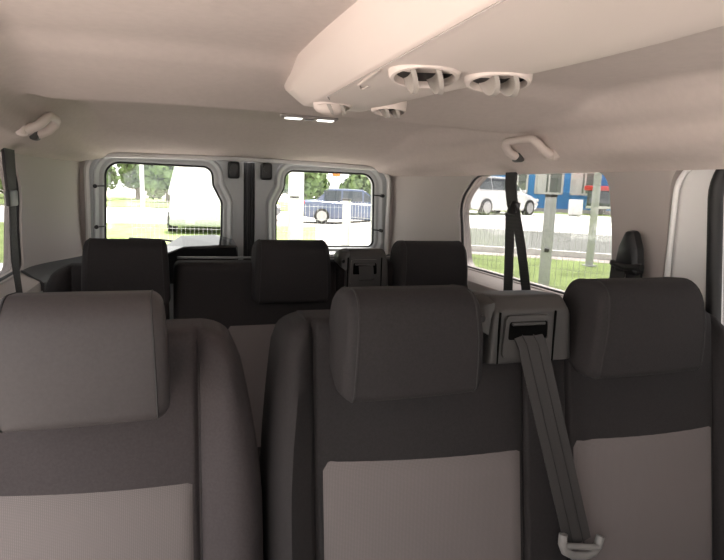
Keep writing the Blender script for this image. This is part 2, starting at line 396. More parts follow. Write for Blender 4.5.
# ================================================================= SEATS
def seat_front(x, z, S):
    """front surface y of a backrest; S dict: x0,x1 (edges at base), top, y, lean, bolsters"""
    e = edge_in(z, S); xl = S['x0'] + e * S.get('el', 1); xr = S['x1'] - e * S.get('er', 1)
    y = S['y'] - (S['top'] - z) * S['lean']
    for (edge, sg, seam, on) in ((xl, 1, S['sl'], S.get('bl', 1)), (xr, -1, S['sr'], S.get('br', 1))):
        t = (x - edge) * sg; wb = max(.02, (seam - edge) * sg)
        if t < wb and on:
            u = max(0, t / wb); y -= .030 * on * min(1, wb / .075) * math.sin(PI * min(1, u * .9 + .12)) ** 1.2
        r = .035
        if t < r: y += r - math.sqrt(max(0, r * r - (r - max(0, t)) ** 2))
    for g in S.get('grooves', []): y += .009 * math.exp(-((x - g) / .0045) ** 2)
    for (c, hw) in S.get('pads', []):
        u = (x - c) / hw
        if abs(u) < 1: y -= .012 * (1 - u * u)
    y += S.get('wob', 0) * math.sin(x * 19 + z * 9)
    return y
def edge_in(z, S):
    t = max(0, min(1, (z - (S['top'] - .30)) / .30)); r = .055; q = max(0, min(r, z - (S['top'] - r))); return S.get('nar', .045) * t ** 1.6 + (r - math.sqrt(r * r - q * q)) * .8
def backrest(S, name, m, parent):
    top, zb = S['top'], S['zb']; R = .028
    zl = [zb + (top - R - zb) * i / 30 for i in range(31)]
    rows = [(z, 0) for z in zl] + [(top - R + R * math.sin(a), R * (1 - math.cos(a))) for a in [PI / 2 * k / 6 for k in range(1, 7)]]
    F = []; B = []
    for z, ins in rows:
        e = edge_in(z, S); xl = S['x0'] + e * S.get('el', 1) + ins * .8; xr = S['x1'] - e * S.get('er', 1) - ins * .8
        fx = [0, .002, .006, .012, .02, .03]; xs = [xl + t for t in fx] + [xr - t for t in fx]
        n = 28; xs += [xl + .03 + (xr - xl - .06) * i / n for i in range(1, n)]
        for g in S.get('grooves', []):
            xs += [g + d for d in (-.010, -.006, -.003, 0, .003, .006, .010)]
        xs = sorted(x for x in xs); cnt = 12 + n - 1 + 7 * len(S.get('grooves', []))
        zc = min(z, top - .004)
        F.append([Vector((x, seat_front(x, zc, S) + ins, z)) for x in xs])
        yb = S['y'] - (top - z) * S['lean'] + S.get('thk', .11)
        B.append([Vector((x, yb - ins, z)) for x in xs])
    n = len(F[0]); L = len(F); m2 = MB(); m2.v = [p for r in F for p in r] + [p for r in B for p in r]; o = L * n
    for i in range(L - 1):
        for k in range(n - 1):
            a = i * n + k; m2.f.append((a, a + 1, a + n + 1, a + n)); m2.f.append((o + a, o + a + n, o + a + n + 1, o + a + 1))
        a = i * n; m2.f.append((a, a + n, o + a + n, o + a)); a = i * n + n - 1; m2.f.append((a, o + a, o + a + n, a + n))
    for k in range(n - 1):
        a = (L - 1) * n + k; m2.f.append((a, a + 1, o + a + 1, o + a)); m2.f.append((k, o + k, o + k + 1, k + 1))
    return m2.build(name, m, parent, ang=55)
def insert(S, x0, x1, z0, z1, parent, label=None, dz=0, tl=0):
    nx, nz = 24, 24; rows = []
    for i in range(nz + 1):
        r = []
        for k in range(nx + 1):
            u, v = k / nx, i / nz; x = x0 + (x1 - x0) * u; z = z0 + (z1 - z0) * v + dz * v * math.sin(PI * u) + tl * v * (1 - u)
            e = min(u, 1 - u, v, 1 - v)
            off = -.005 * min(1, e / .03) + .002 * (e <= 0)
            r.append(Vector((x, seat_front(x, z, S) + off, z)))
        rows.append(r)
    bk = [[p + Vector((0, .012, 0)) for p in r] for r in rows]
    m = MB(); n = nx + 1; L = nz + 1; m.v = [p for r in rows for p in r] + [p for r in bk for p in r]; o = n * L
    for i in range(L - 1):
        for k in range(n - 1):
            a = i * n + k; m.f.append((a, a + 1, a + n + 1, a + n)); m.f.append((o + a, o + a + n, o + a + n + 1, o + a + 1))
        a = i * n; m.f.append((a, a + n, o + a + n, o + a)); a += n - 1; m.f.append((a, o + a, o + a + n, a + n))
    for k in range(n - 1):
        a = (L - 1) * n + k; m.f.append((a, a + 1, o + a + 1, o + a)); m.f.append((k, o + k, o + k + 1, k + 1))
    q = m.build('backrest_insert', M['insert'], parent, ang=50)
    if label: q['label'] = label
    return q
def headrest(xc, y, z, w, h, parent, m='vinyl', label=None, topw=.93, thick=.128, rot=0):
    """front face at y, bottom z"""
    prof = roundpoly([(0, 0), (-.004, h * .52), (.014, h), (thick, h * .93), (thick, h * .25), (.05, -.004)], [.018, .20, .045, .04, .03, .02], 6)
    prof = densify(prof, .02); cy, cz = thick * .45, h * .5
    half = w / 2; r = .022
    xs = [-half, -half + .0008, -half + .003, -half + .006, -half + .011, -half + .017, -half + r]
    mid = [-half + r + (w - 2 * r) * i / 10 for i in range(1, 10)]
    xs = xs + mid + [-x for x in xs[::-1]]
    rings = []
    for x in xs:
        a = abs(x) - (half - r); ins = r - math.sqrt(max(0, r * r - a * a)) if a > 0 else 0
        ins = min(ins, r * .95)
        ring = []
        bow = .006 * (1 - (x / half) ** 2)
        for p in prof:
            d = Vector((p.x - cy, p.y - cz)); sy = max(.2, (thick * .5 - ins * .8) / (thick * .5)); sz = (h * .5 - ins) / (h * .5)
            k = topw + (1 - topw) * (1 - max(0, p.y / h) ** 1.5)
            yy = cy + d.x * sy - (bow if p.x < cy else 0)
            ring.append(Vector((x * k, yy, cz + d.y * sz)))
        rings.append(ring)
    mb = MB().loft(rings)
    rt = Matrix.Rotation(rot, 4, 'Z'); tr = Matrix.Translation((xc, y, z)) @ rt
    mb.v = [tr @ v for v in mb.v]
    o = mb.build('headrest', M[m], parent, ang=60)
    if label: o['label'] = label
    # piped seam where front panel meets the side panel
    for sg in (0, 1):
        ring = rings[5] if sg == 0 else rings[-6]
        pts = [tr @ (p + Vector((0, 0, 0))) for p in ring]
        MB().tube(pts, .0016, n=5, closed=True).build('stitched_seam', M['stitch'], o)
    for sx in (-.055, .055):
        MB().cyl(tr @ Vector((sx, thick - .012, .0)), tr @ Vector((sx, thick - .012, .12)), .006).build('headrest_post', M['chrome'], o)
    return o
def cushion(x0, x1, y0, y1, z, parent, m='dark', ins=None):
    o = MB().box(((x0 + x1) / 2, (y0 + y1) / 2, z - .08), (x1 - x0, y1 - y0, .16), .045, seg=5).build('seat_cushion', M[m], parent)
    MB().box(((x0 + x1) / 2, (y0 + y1) / 2 + .02, (z - .16 + .40) / 2), ((x1 - x0) * .8, (y1 - y0) * .7, z - .16 - .40), .01).build('seat_base', M['plastic'], parent)
    return o
def belt_guide(x, y, z, parent, w=.175, sc=1.0, label=None, bo=-.015):
    """moulded plastic housing over the top edge of the backrest, belt slot in its front"""
    h = .135 * sc; d = .13
    side = roundpoly([(0, 0), (.004, h * .80), (.030, h), (d, h * .93), (d, h * .45), (.035, h * .40), (.028, 0)], [.004, .02, .022, .02, .01, .01, .004], 5)
    rings = []
    hw = w / 2
    for t in [-hw, -hw + .002, -hw + .007, -hw + .015] + [-hw + .015 + (w - .03) * i / 8 for i in range(1, 8)] + [hw - .015, hw - .007, hw - .002, hw]:
        a = max(0, abs(t) - (hw - .015)); ins = .015 - math.sqrt(max(0, .015 ** 2 - a * a))
        rings.append([Vector((x + t * (1 - .10 * p.y / h), y + p.x * (1 - ins * 3) + ins * .6, z + p.y - (ins * .9 if p.y > h * .6 else 0))) for p in side])
    o = MB().loft(rings).build('belt_guide', M['plastic'], parent, ang=45)
    if label: o['label'] = label
    # raised front bezel with the slot
    bz = roundpoly([(-.052, .012), (.052, .012), (.048, .098 * sc + .002), (-.048, .098 * sc + .002)], .010, 4)
    hole = roundpoly([(-.042, .045), (.043, .045), (.041, .088 * sc), (-.041, .088 * sc)], .006, 4)
    q = MB().loft([[Vector((x + bo + p.x, y - .004 + .045 * 0, z + p.y)) for p in bz], [Vector((x + bo + p.x, y + .010, z + p.y)) for p in bz]]).build('bezel', M['plastic'], None, smooth=False)
    cut(q, [prismY([Vector((x + bo + p.x, z + p.y)) for p in hole], y - .05, y + .05)]); q.parent = o
    q = MB().loft([[Vector((x + bo + p.x, y - .0015, z + p.y)) for p in hole], [Vector((x + bo + p.x, y + .004, z + p.y)) for p in hole]]).build('slot_shade_plate', M['slotshade'], o, smooth=False)  # near-black plate paints in the shade of a deep slot
    MB().box((x + bo, y - .003, z + .083 * sc), (.070, .006, .006), .002).build('slot_lip', M['plastic'], o)
    for gx in (bo - .058, bo + .060):
        MB().box((x + gx, y + .0015, z + h * .40), (.003, .004, h * .78), .0005).build('gap_shade_strip', M['slotshade'], o)
    cap = [[Vector((x - hw - t, y + q[0], z + q[1])) for q in pr] for t, pr in ((-.012, [(.012, h * .40), (.012, h * .92), (.055, h * 1.0), (.11, h * .9), (.10, h * .5)]), (.012, [(.018, h * .50), (.020, h * .86), (.055, h * .95), (.105, h * .85), (.09, h * .55)]), (.022, [(.035, h * .60), (.035, h * .78), (.055, h * .84), (.09, h * .78), (.08, h * .62)]))]
    MB().loft(cap).build('side_cap', M['plastic'], o, ang=50)
    MB().cyl((x - hw - .012, y + .018, z + h * .68), (x - hw - .010, y + .012, z + h * .68), .006).build('fixing_cap', M['black'], o)
    return o

# --- unseen front bench, added behind the viewer to shade the right-hand seats
r0 = empty('shading_front_bench', (.42, -.45, .40), 'dark front bench added out of view to shade the seats behind it', 'van seat')
S0 = dict(x0=.02, x1=.72, top=1.37, zb=.62, y=-.13, lean=.12, sl=.12, sr=.63, grooves=[.38], nar=.07, pads=[])
backrest(S0, 'backrest', M['darkshaded'], r0)  # part of the added shading bench
headrest(.22, -.20, 1.29, .26, .19, r0, 'darkshaded'); headrest(.54, -.20, 1.29, .26, .19, r0, 'darkshaded')
cushion(.04, .71, -.68, -.15, .80, r0, 'darkshaded')
reparent(r0)
# --- middle row, single seat
S1 = dict(x0=-.745, x1=-.203, top=1.392, zb=.62, y=.905, lean=.16, sl=-.62, sr=-.306, grooves=[-.62, -.306], nar=.045, pads=[(-.466, .15)])
r1 = empty('single_passenger_seat', (-.47, .75, .40), 'single charcoal passenger seat with pinkish grey insert, nearest at left of the van', 'van seat')
backrest(S1, 'backrest', M['dark'], r1)
insert(S1, -.615, -.311, .70, 1.160, r1, 'pale woven lower backrest panel', tl=.020)
headrest(-.460, .795, 1.292, .226, .178, r1, label=None)
cushion(-.73, -.22, .36, .86, .80, r1)
MB().tube([(S1['x1'] - .10 + .0, seat_front(-.303, z, S1) - .0005, z) for z in [.7 + i * .04 for i in range(17)]], .0012, n=5).build('bolster_seam', M['stitch'], r1)
reparent(r1)
# --- middle row, double bench
S2 = dict(x0=-.195, x1=.885, top=1.400, zb=.62, y=.905, lean=.16, sl=-.117, sr=.785, grooves=[-.117, .297, .397, .785], nar=.032, er=2.4, pads=[(.10, .19), (.61, .17)])
r2 = empty('van_bench_seat', (.33, .75, .40), 'double charcoal bench seat with two grey inserts and shoulder belt, nearest row, right side', 'van seat')
backrest(S2, 'backrest', M['darkshaded'], r2)
insert(S2, -.112, .292, .70, 1.146, r2, 'grey woven panel behind the middle passenger', tl=.022)
insert(S2, .402, .780, .70, 1.144, r2, 'grey woven panel behind the window passenger', tl=.006)
headrest(.033, .800, 1.288, .250, .180, r2, 'darkshaded')
headrest(.532, .812, 1.287, .280, .186, r2, 'darkshaded', topw=.88)
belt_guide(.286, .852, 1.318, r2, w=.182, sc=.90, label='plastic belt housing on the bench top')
cushion(-.18, .78, .36, .86, .80, r2, 'darkshaded')
reparent(r2)
# --- back row, single + double
S3 = dict(x0=-.725, x1=-.350, top=1.372, zb=.62, y=1.80, lean=.16, sl=-.62, sr=-.375, grooves=[-.62], nar=.05, er=.1, bl=.6, br=0, pads=[])
r3 = empty('single_rear_seat', (-.53, 1.6, .40), 'single dark seat in the back row, in front of the left rear door', 'van seat')
backrest(S3, 'backrest', M['darkshaded'], r3)
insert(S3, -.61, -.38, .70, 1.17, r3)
headrest(-.467, 1.725, 1.262, .240, .200, r3, 'darkshaded')
cushion(-.71, -.37, 1.24, 1.76, .80, r3, 'darkshaded')
reparent(r3)
S4 = dict(x0=-.340, x1=.715, top=1.380, zb=.62, y=1.80, lean=.16, sl=-.30, sr=.64, grooves=[.18, .33, .64], nar=.05, el=.05, er=1.1, bl=0, br=.6, pads=[])
r4 = empty('rear_bench_seat', (.2, 1.6, .40), 'dark bench with two headrests in the back row, in front of the rear doors', 'van seat')
backrest(S4, 'backrest', M['darkshaded'], r4)
insert(S4, -.185, .175, .70, 1.190, r4, 'grey woven panel seen between the two nearer seats')
insert(S4, .335, .630, .70, 1.180, r4)
headrest(.022, 1.725, 1.262, .250, .200, r4, 'darkshaded')
headrest(.512, 1.725, 1.262, .262, .200, r4, 'darkshaded')
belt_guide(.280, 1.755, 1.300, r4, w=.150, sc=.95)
cushion(-.33, .70, 1.24, 1.76, .80, r4, 'darkshaded')
MB().box((.17, 1.905, 1.384), (.99, .012, .007), .002).build('shell_edge', M['tongue'], r4)
reparent(r4)

# ================================================================= BELTS
def belt(label, group=None): 
    return empty('seat_belt', (0, 0, 0), label, 'seat belt', group)
b = belt('wide dark grey shoulder belt running down from the bench-top housing to its buckle tongue')
pts = []; wd = []
P0 = Vector((.272, .858, 1.372)); P1 = Vector((.396, 0, .960))
for i in range(25):
    t = i / 24; z = P0.z + (P1.z - P0.z) * t; x = P0.x + (P1.x - P0.x) * t
    pts.append(Vector((x, min(seat_front(x + d, min(z, 1.385), S2) for d in (-.03, -.015, 0, .015, .03)) - .014, z)))
    pts[-1].y = .853 if i == 0 else .8435 - .036 * t
MB().ribbon(pts, (1, 0, 0), .060, .0022).build('webbing', M['strapg'], b)
ps2 = [p + Vector((-.012, -.002, 0)) for p in pts]; MB().tube(ps2, .0009, n=5).tube([p + Vector((.012, -.002, 0)) for p in pts], .0009, n=5).build('webbing_rib', M['strap'], b)
e = pts[-1]; dr = (pts[-1] - pts[-3]).normalized()
yy = e.y - .004; R3 = Matrix.Rotation(-.30, 3, 'Y')
def T(x, y, z): return Vector((e.x, yy, e.z)) + Matrix.Rotation(.22, 3, 'Y') @ Vector((x, y, z))
fr = MB()
fr.tube([T(-.046, 0, .020), T(-.044, -.002, .002), T(-.034, -.004, -.012), T(-.015, -.005, -.018), T(.015, -.005, -.018), T(.034, -.004, -.012), T(.044, -.002, .002), T(.046, 0, .020)], .0085, n=10)
fr.tube([T(-.040, -.006, .000), T(.040, -.006, .000)], .006, n=10)
fr.build('tongue_frame', M['tongue'], b)
MB().box(T(0, -.004, -.038), (.030, .004, .045), .001, rot=Matrix.Rotation(.22, 3, 'Y')).box(T(0, -.004, -.020), (.046, .005, .014), .002, rot=Matrix.Rotation(.22, 3, 'Y')).build('tongue_plate', M['steel'], b)
b = belt('narrow dark belt strap hanging from the housing on the back row bench')
pts = [Vector((.267, 1.748, 1.375)), Vector((.270, 1.742, 1.33))] + [Vector((.272 + .02 * i / 10, seat_front(.275, 1.31 - .05 * i, S4) - .012, 1.31 - .05 * i)) for i in range(11)]
MB().ribbon(pts, (1, 0, 0), .05, .002).build('webbing', M['strapg'], b)
# third-row side belts hanging from the roof edge
def sidebelt(s, label):
    b = belt(label, None)
    X = s * .792
    MB().ribbon([(X, 1.742, 1.712), (X, 1.742, 1.66), (X, 1.725, 1.60), (X, 1.715, 1.585)], (0, 1, 0), [.066, .064, .060, .058], .006).build('upper_webbing', M['strap'], b)
    MB().tube([(X, 1.685, 1.565), (X, 1.70, 1.590), (X, 1.735, 1.588), (X, 1.745, 1.565), (X, 1.71, 1.558)], .006, closed=True).build('belt_ring', M['black'], b)
    MB().cyl((X - s * .001, 1.715, 1.555), (X + s * .010, 1.715, 1.60), .022, 12, .016).build('ring_cover', M['black'], b)
    MB().ribbon([(X, 1.735, 1.57), (X - s * .02, 1.69, 1.45), (X - s * .057, 1.622, 1.30), (X - s * .060, 1.61, 1.16), (X - s * .060, 1.66, 1.0)], (0, 1, 0), .050, .0025).build('lower_webbing', M['strap'], b)
    MB().ribbon([(X, 1.70, 1.57), (X - s * .02, 1.62, 1.45), (X - s * .057, 1.512, 1.30), (X - s * .060, 1.47, 1.16), (X - s * .060, 1.48, 1.0)], (0, 1, 0), .044, .0025).build('return_webbing', M['strap'], b)
    return b
sidebelt(1, 'black belt with two straps crossing the right side window')
b = belt('black belt hanging at the left edge before the left side window')
X = -.792
MB().ribbon([(X, 1.935, 1.712), (X, 1.94, 1.66), (X, 1.945, 1.60), (X, 1.95, 1.575)], (0, 1, 0), [.115, .11, .095, .085], .008).build('upper_webbing', M['strap'], b)
MB().box((X, 1.948, 1.560), (.014, .095, .05), .006).build('belt_ring', M['black'], b)
MB().ribbon([(X, 1.955, 1.55), (X + .012, 1.89, 1.47), (X + .030, 1.81, 1.38), (X + .055, 1.735, 1.29), (X + .060, 1.70, 1.16), (X + .060, 1.68, 1.0)], (0, 1, 0), .055, .0025).build('lower_webbing', M['strap'], b)
# pillar anchor, right
b = belt('black shoulder belt anchor on the right pillar beside the window headrest')
X = .790
body = roundpoly([(1.105, 1.43), (1.195, 1.43), (1.185, 1.50), (1.165, 1.545), (1.135, 1.545), (1.115, 1.50)], [.015, .015, .02, .015, .015, .02], 5)
MB().loft([[Vector((X, p.x, p.y)) for p in offset(body, -.004)], [Vector((X - .006, p.x, p.y)) for p in body], [Vector((X - .022, p.x, p.y)) for p in offset(body, -.003)], [Vector((X - .028, p.x, p.y)) for p in offset(body, -.012)]]).build('anchor_cover', M['black'], b)
MB().tube([(X - .02, 1.10, 1.456), (X - .026, 1.15, 1.450), (X - .02, 1.20, 1.456)], .009, n=10).build('belt_loop', M['black'], b)
MB().ribbon([(X - .022, 1.175, 1.455), (X - .024, 1.176, 1.36), (X - .02, 1.18, 1.20), (X - .05, 1.18, .95)], (0, 1, 0), .050, .003).build('webbing', M['strapg'], b)
MB().ribbon([(X - .012, 1.130, 1.44), (X - .012, 1.130, 1.36), (X - .012, 1.13, 1.2), (X - .04, 1.13, .95)], (0, 1, 0), .052, .003).build('return_webbing', M['strap'], b)

# ================================================================= CEILING FITTINGS
# roof console with air vents
con = empty('roof_console', (0, .6, 1.80), 'long cream overhead console with air vents running along the ceiling', 'roof console')
def sect(Y, shrink=0, zdrop=0):
    xl = -.150 + .0 * Y; xr = .182 - .10 * ss(.45, 1.20, Y)
    zb = 1.790 + zdrop; fz = .046 - .020 * ss(.9, 1.25, Y)
    p = [(xl + .040, 1.870), (xl + .042, zb + fz + .012), (xl + .047, zb + fz), (xl + .078, zb + .003), (xl + .083, zb), (xl + .10, zb - .001)]
    p += [(xl + .10 + (xr - xl - .13) * i / 6, zb - .003) for i in range(1, 7)]
    p += [(xr - .012 - shrink, zb + .001), (xr - shrink, zb + .012), (xr - shrink, 1.860), ((xl + xr) / 2, 1.90)]
    return [Vector((x, Y, max(z, 0))) for x, z in p]
secs = [sect(-.9 + i * .1) for i in range(19)] + [sect(Y) for Y in (.96, 1.0, 1.05, 1.10, 1.14)]
for k in range(1, 9):
    a = k / 8 * PI / 2; secs.append(sect(1.14 + .14 * math.sin(a), .030 * (1 - math.cos(a)), .034 * (1 - math.cos(a)) ** 1.3))
MB().loft(secs).build('console_body', M['console'], con, ang=28)
MB().tube([(-.066, -.9 + .1 * i, 1.7875) for i in range(20)] + [(-.064, 1.05, 1.7885), (-.05, 1.085, 1.79)], .0012, n=5).build('panel_joint', M['trim'], con)
# long finger slot beside the joint
MB().tube([(-.062, .78, 1.789), (-.052, .90, 1.7885), (-.040, .93, 1.7885), (-.034, .925, 1.7885), (-.036, .90, 1.7885)], .0028, n=6).build('finger_slot', M['console'], con)
def vent(x, y, z, rx, ry, ang, rotb, dark=1, blade=1.0, n=2):
    rz = Matrix.Rotation(ang, 3, 'Z')
    tl = Matrix.Rotation(-.15, 3, 'X'); rz = rz @ tl
    def E(a, k, dz): return Vector((x, y, z)) + rz @ Vector((math.cos(a) * rx * k, math.sin(a) * ry * k, dz))
    N = 40; A = [2 * PI * i / N for i in range(N)]
    v = MB().loft([[E(a, 1.04, .016) for a in A], [E(a, 1.0, -.002) for a in A], [E(a, .95, -.0055) for a in A], [E(a, .86, -.006) for a in A], [E(a, .82, -.002) for a in A], [E(a, .80, .014) for a in A]], cap=False).build('air_vent', M['console'], con)
    MB().loft([[E(a, .82, .0035) for a in A], [E(a, .82, .010) for a in A]]).build('vent_well', M['black'] if dark else M['trim'], v)
    for i in range(n):
        off = (i - (n - 1) / 2) * .028 * blade + rotb
        # curved scoop louvre: a half-disc fin standing down from the vent
        pts = []
        H = .019 * blade
        rings = []
        for j in range(13):
            a = PI * j / 12; 
            px = -math.cos(a) * ry * .72; pz = -math.sin(a) * H
            cx = off + .010 * math.sin(a)
            t = .0035
            rings.append([Vector((x, y, z - .001)) + rz @ Vector((cx - t, px, pz)), Vector((x, y, z - .001)) + rz @ Vector((cx + t, px * .99, pz - .0015 * math.sin(a))),
                          Vector((x, y, z - .001)) + rz @ Vector((cx + t - .004, px * .8, .004)), Vector((x, y, z - .001)) + rz @ Vector((cx - t - .004, px * .8, .004))])
        MB().loft(rings).build('louver', M['louver'], v)
    return v
vent(-.002, .758, 1.784, .050, .046, -.30, -.004, 1, 1.25)
vent(.107, .742, 1.784, .048, .042, -.25, .0, 1, 1.0)
vent(-.030, 1.13, 1.788, .038, .028, -.3, 0, 0, .9)
vent(.085, 1.12, 1.786, .036, .030, -.25, .0, 1, .75)
MB().loft([[Vector((-.035 + math.cos(a) * .034 * k, 1.14 + math.sin(a) * .026 * k, 1.788 - dz)) for a in [2 * PI * i / 24 for i in range(24)]] for k, dz in ((1, -.01), (1, 0), (.95, .008), (.8, .014), (.5, .018), (.1, .020))]).build('vent_cap', M['console'], con)
reparent(con)

lamp = empty('ceiling_lamp', (.115, 1.96, 1.835), 'slim interior lamp with two bright lenses in the rear ceiling', 'ceiling lamp')
lz = ceilz(.115, 1.96)
base = roundpoly([(-.10, -.030), (.10, -.030), (.10, .030), (-.10, .030)], .022, 6)
MB().loft([[Vector((.115 + p.x, 1.96 + p.y, lz + .01)) for p in base], [Vector((.115 + p.x, 1.96 + p.y, lz - .006)) for p in base], [Vector((.115 + p.x, 1.96 + p.y, lz - .010)) for p in offset(base, -.005)]]).build('lamp_base', M['trim'], lamp)
for sx in (-.056, .056):
    ln = roundpoly([(-.030, -.020), (.030, -.020), (.030, .020), (-.030, .020)], .012, 5)
    MB().loft([[Vector((.115 + sx + p.x, 1.96 + p.y, lz - .009)) for p in ln], [Vector((.115 + sx + p.x, 1.96 + p.y, lz - .013)) for p in offset(ln, -.002)]]).build('lens', M['lens'], lamp)
MB().box((.115, 1.96, lz - .012), (.030, .014, .006), .002).build('switch', M['tongue'], lamp)
reparent(lamp)

def grab(s, label, y=1.49, half=.086):
    g = empty('grab_handle', (s * .70, y, 1.745), label, 'grab handle')
    prof = [(.712, 1.744, 1.0), (.690, 1.746, 1.0), (.668, 1.756, .985), (.652, 1.772, .93), (.645, 1.783, .80), (.643, 1.786, .55)]
    path = [Vector((s * x, y - half * k, z)) for x, z, k in prof] + [Vector((s * .643, y, 1.787))] + [Vector((s * x, y + half * k, z)) for x, z, k in prof[::-1]]
    rings = []; L = len(path)
    for i, p in enumerate(path):
        d = (path[min(i + 1, L - 1)] - path[max(i - 1, 0)]).normalized()
        u = Vector((s * .75, 0, .66)); u = (u - d * u.dot(d)).normalized(); w = d.cross(u).normalized()
        e = min(i, L - 1 - i); a_, b_ = ((.013, .019), (.013, .019), (.012, .018), (.012, .016), (.011, .012), (.011, .011), (.011, .010))[e]
        rings.append([p + u * a_ * math.cos(t) + w * b_ * math.sin(t) for t in [2 * PI * k / 14 for k in range(14)]])
    MB().loft(rings).build('handle_bar', M['console'], g, ang=60)
    for sg in (-1, 1):
        MB().box((s * .704, y + sg * half, 1.744), (.024, .044, .034), .008).build('handle_mount', M['plastic'] if sg > 0 else M['console'], g)
    reparent(g); return g
grab(1, 'cream grab handle above the right side window')
grab(-1, 'cream grab handle high on the left, above the left side window', y=1.78, half=.074)

# ================================================================= OUTSIDE
def gz(x, y):
    d = math.hypot(x + .342, y); a = math.degrees(math.atan2(x + .342, y)) if d > .01 else 0
    w = ss(17, 26, a) * (1 - ss(100, 140, a))
    zr = .50 * ss(2.2, 7, d) + .36 * ss(9, 22, d)
    zl = .16 * ss(3, 20, d)
    return zr * w + zl * (1 - w)
def patch(name, m, f, kind='structure', off=0):
    """polar ground patch: f(angle deg)-> (d0,d1)"""
    v = []; fc = []; A = f[0]; N = len(A); K = f[2]
    for a in A:
        d0, d1 = f[1](a)
        for k in range(K + 1):
            d = d0 * (d1 / d0) ** (k / K); x = -.342 + d * math.sin(math.radians(a)); y = d * math.cos(math.radians(a)); v.append((x, y, gz(x, y) + off))
    for i in range(N - 1):
        for k in range(K): a = i * (K + 1) + k; fc.append((a, a + 1, a + K + 2, a + K + 1))
    o = link(name, v, fc, m); tag(o, kind=kind); return o
patch('ground', M['tarmac'], ([i * 4 - 180 for i in range(91)], lambda a: (.3, 160), 60))
patch('grass_verge', M['grass'], ([16 + i * 2 for i in range(30)], lambda a: (4.6, 10.6) , 14), off=.02)
patch('grass_strip', M['grass'], ([-30 + i * 2 for i in range(23)], lambda a: (11.8, 21.5), 10), off=.045)
patch('gravel_strip', M['gravel'], ([18 + i * 2 for i in range(30)], lambda a: (11.3, 15.8), 8), off=.03)
patch('lawn_edge', M['grass'], ([20 + i * 2 for i in range(24)], lambda a: (27.2, 30.5), 4), off=.035)
patch('concrete_apron', M['paving'], ([20 + i * 2 for i in range(28)], lambda a: (15.5, 27), 10), off=.03)
patch('concrete_yard', M['paving'], ([-70 + i * 2 for i in range(43)], lambda a: (10.5, 21 if a > 4 else 34), 10), off=.03)
patch('lawn', M['grass'], ([-70 + i * 2 for i in range(45)], lambda a: (36, 60), 6), off=.04)
# kerb line, right-hand side
kp = [(-.342 + 11.2 * math.sin(math.radians(a)), 11.2 * math.cos(math.radians(a))) for a in range(16, 80, 2)]
kb = MB().loft([[Vector((x * k, y * k, gz(x, y) + h)) for k, h in ((1, -.05), (1, .11), (1.012, .11), (1.012, -.05))] for x, y in kp]).build('kerb', M['kerb'], smooth=False); tag(kb, kind='structure')

# fence: galvanised posts with welded wire panels
def post(x, y, h, label, w=.11, group=None):
    z = gz(x, y); p = empty('fence_post', (x, y, z), label, 'fence post', group)
    o = MB().box((0, 0, (h - z) / 2), (w, w, h - z), .006).build('post_shaft', M['galv'], p)
    MB().box((0, 0, h - z + .012), (w + .012, w + .012, .03), .004).build('post_cap', M['plastic'], p)
    MB().box((0, -w / 2 - .01, (h - z) * .45), (.05, .03, .04), .004).build('clamp', M['plastic'], p)
    p.rotation_euler.z = -.6
    return p
def wirepanel(a, b, h, label):
    a = Vector(a); b = Vector(b); L = (b - a).length; d = (b - a) / L
    root = empty('wire_fence_panel', (a.x, a.y, gz(a.x, a.y)), label, 'fence')
    n = int(L / .065); v = MB(); hz = MB()
    def g(t): p = a + d * t; return Vector((p.x, p.y, gz(p.x, p.y) + .06))
    for i in range(n + 1):
        p = g(L * i / n); v.cyl(p, Vector((p.x, p.y, h)), .0022, 4)
    zc = gz(a.x, a.y) + .1
    while zc < h:
        hz.cyl(Vector((a.x, a.y, zc)), Vector((b.x, b.y, zc)), .0028, 4); zc += .2
    v.build('upright_wires', M['wire'], root, smooth=False); hz.build('cross_wires', M['wire'], root, smooth=False); reparent(root)
    return root
FP = [(5.45, 3.35), (3.86, 5.60), (2.30, 8.62)]
post(3.86, 5.60, 1.63, 'thick galvanised fence post seen in the middle of the right side window', .125)
post(2.30, 8.62, 1.46, 'pale fence post seen at the right of the right rear door window', .11)
post(1.50, 8.81, 1.47, 'pale fence post seen at the left of the right rear door window', .10)
#post(5.45, 3.35, 1.65, 'galvanised fence post far right, hidden behind the van pillar', .12)
wirepanel(FP[0], FP[1], 1.50, 'welded wire fence panel right of the thick galvanised post')
wirepanel(FP[1], FP[2], 1.45, 'welded wire fence panel left of the thick galvanised post')
wirepanel((2.30, 8.62), (-.9, 9.2), 1.38, 'welded wire fence panel behind the rear doors')

lp = empty('street_lamp', (6.20, 7.57, gz(6.2, 7.57)), 'tall pale lamp post beyond the fence, right half of the side window', 'lamp post')
MB().cyl((0, 0, 0), (0, 0, 5.5), .062, 20, .05).build('pole', M['galv'], lp)
MB().box((0, 0, .02), (.17, .17, .05), .01).build('base', M['galv'], lp)
MB().tube([(0, 0, 5.45), (.1, .05, 5.7), (.5, .2, 5.8)], .03).box((.62, .25, 5.8), (.4, .16, .08), .03).build('lamp_head', M['galv'], lp)
lp = empty('flag_pole', (-1.66, 29.97, gz(-1.66, 29.97)), 'thin white pole against the trees in the left rear window', 'pole')
MB().cyl((0, 0, 0), (0, 0, 7), .10, 12, .09).build('shaft', M['white'], lp); MB().box((0, 0, .1), (.5, .5, .2), .03).build('base', M['kerb'], lp)
lp = empty('white_pillar', (2.76, 14.68, gz(2.7, 14.6)), 'broad white pillar at the top left of the right rear window', 'pillar')
MB().box((0, 0, 1.6), (.36, .3, 3.2), .02).build('shaft', M['white'], lp); MB().box((0, 0, 3.25), (.45, .4, .1), .02).build('capital', M['white'], lp)

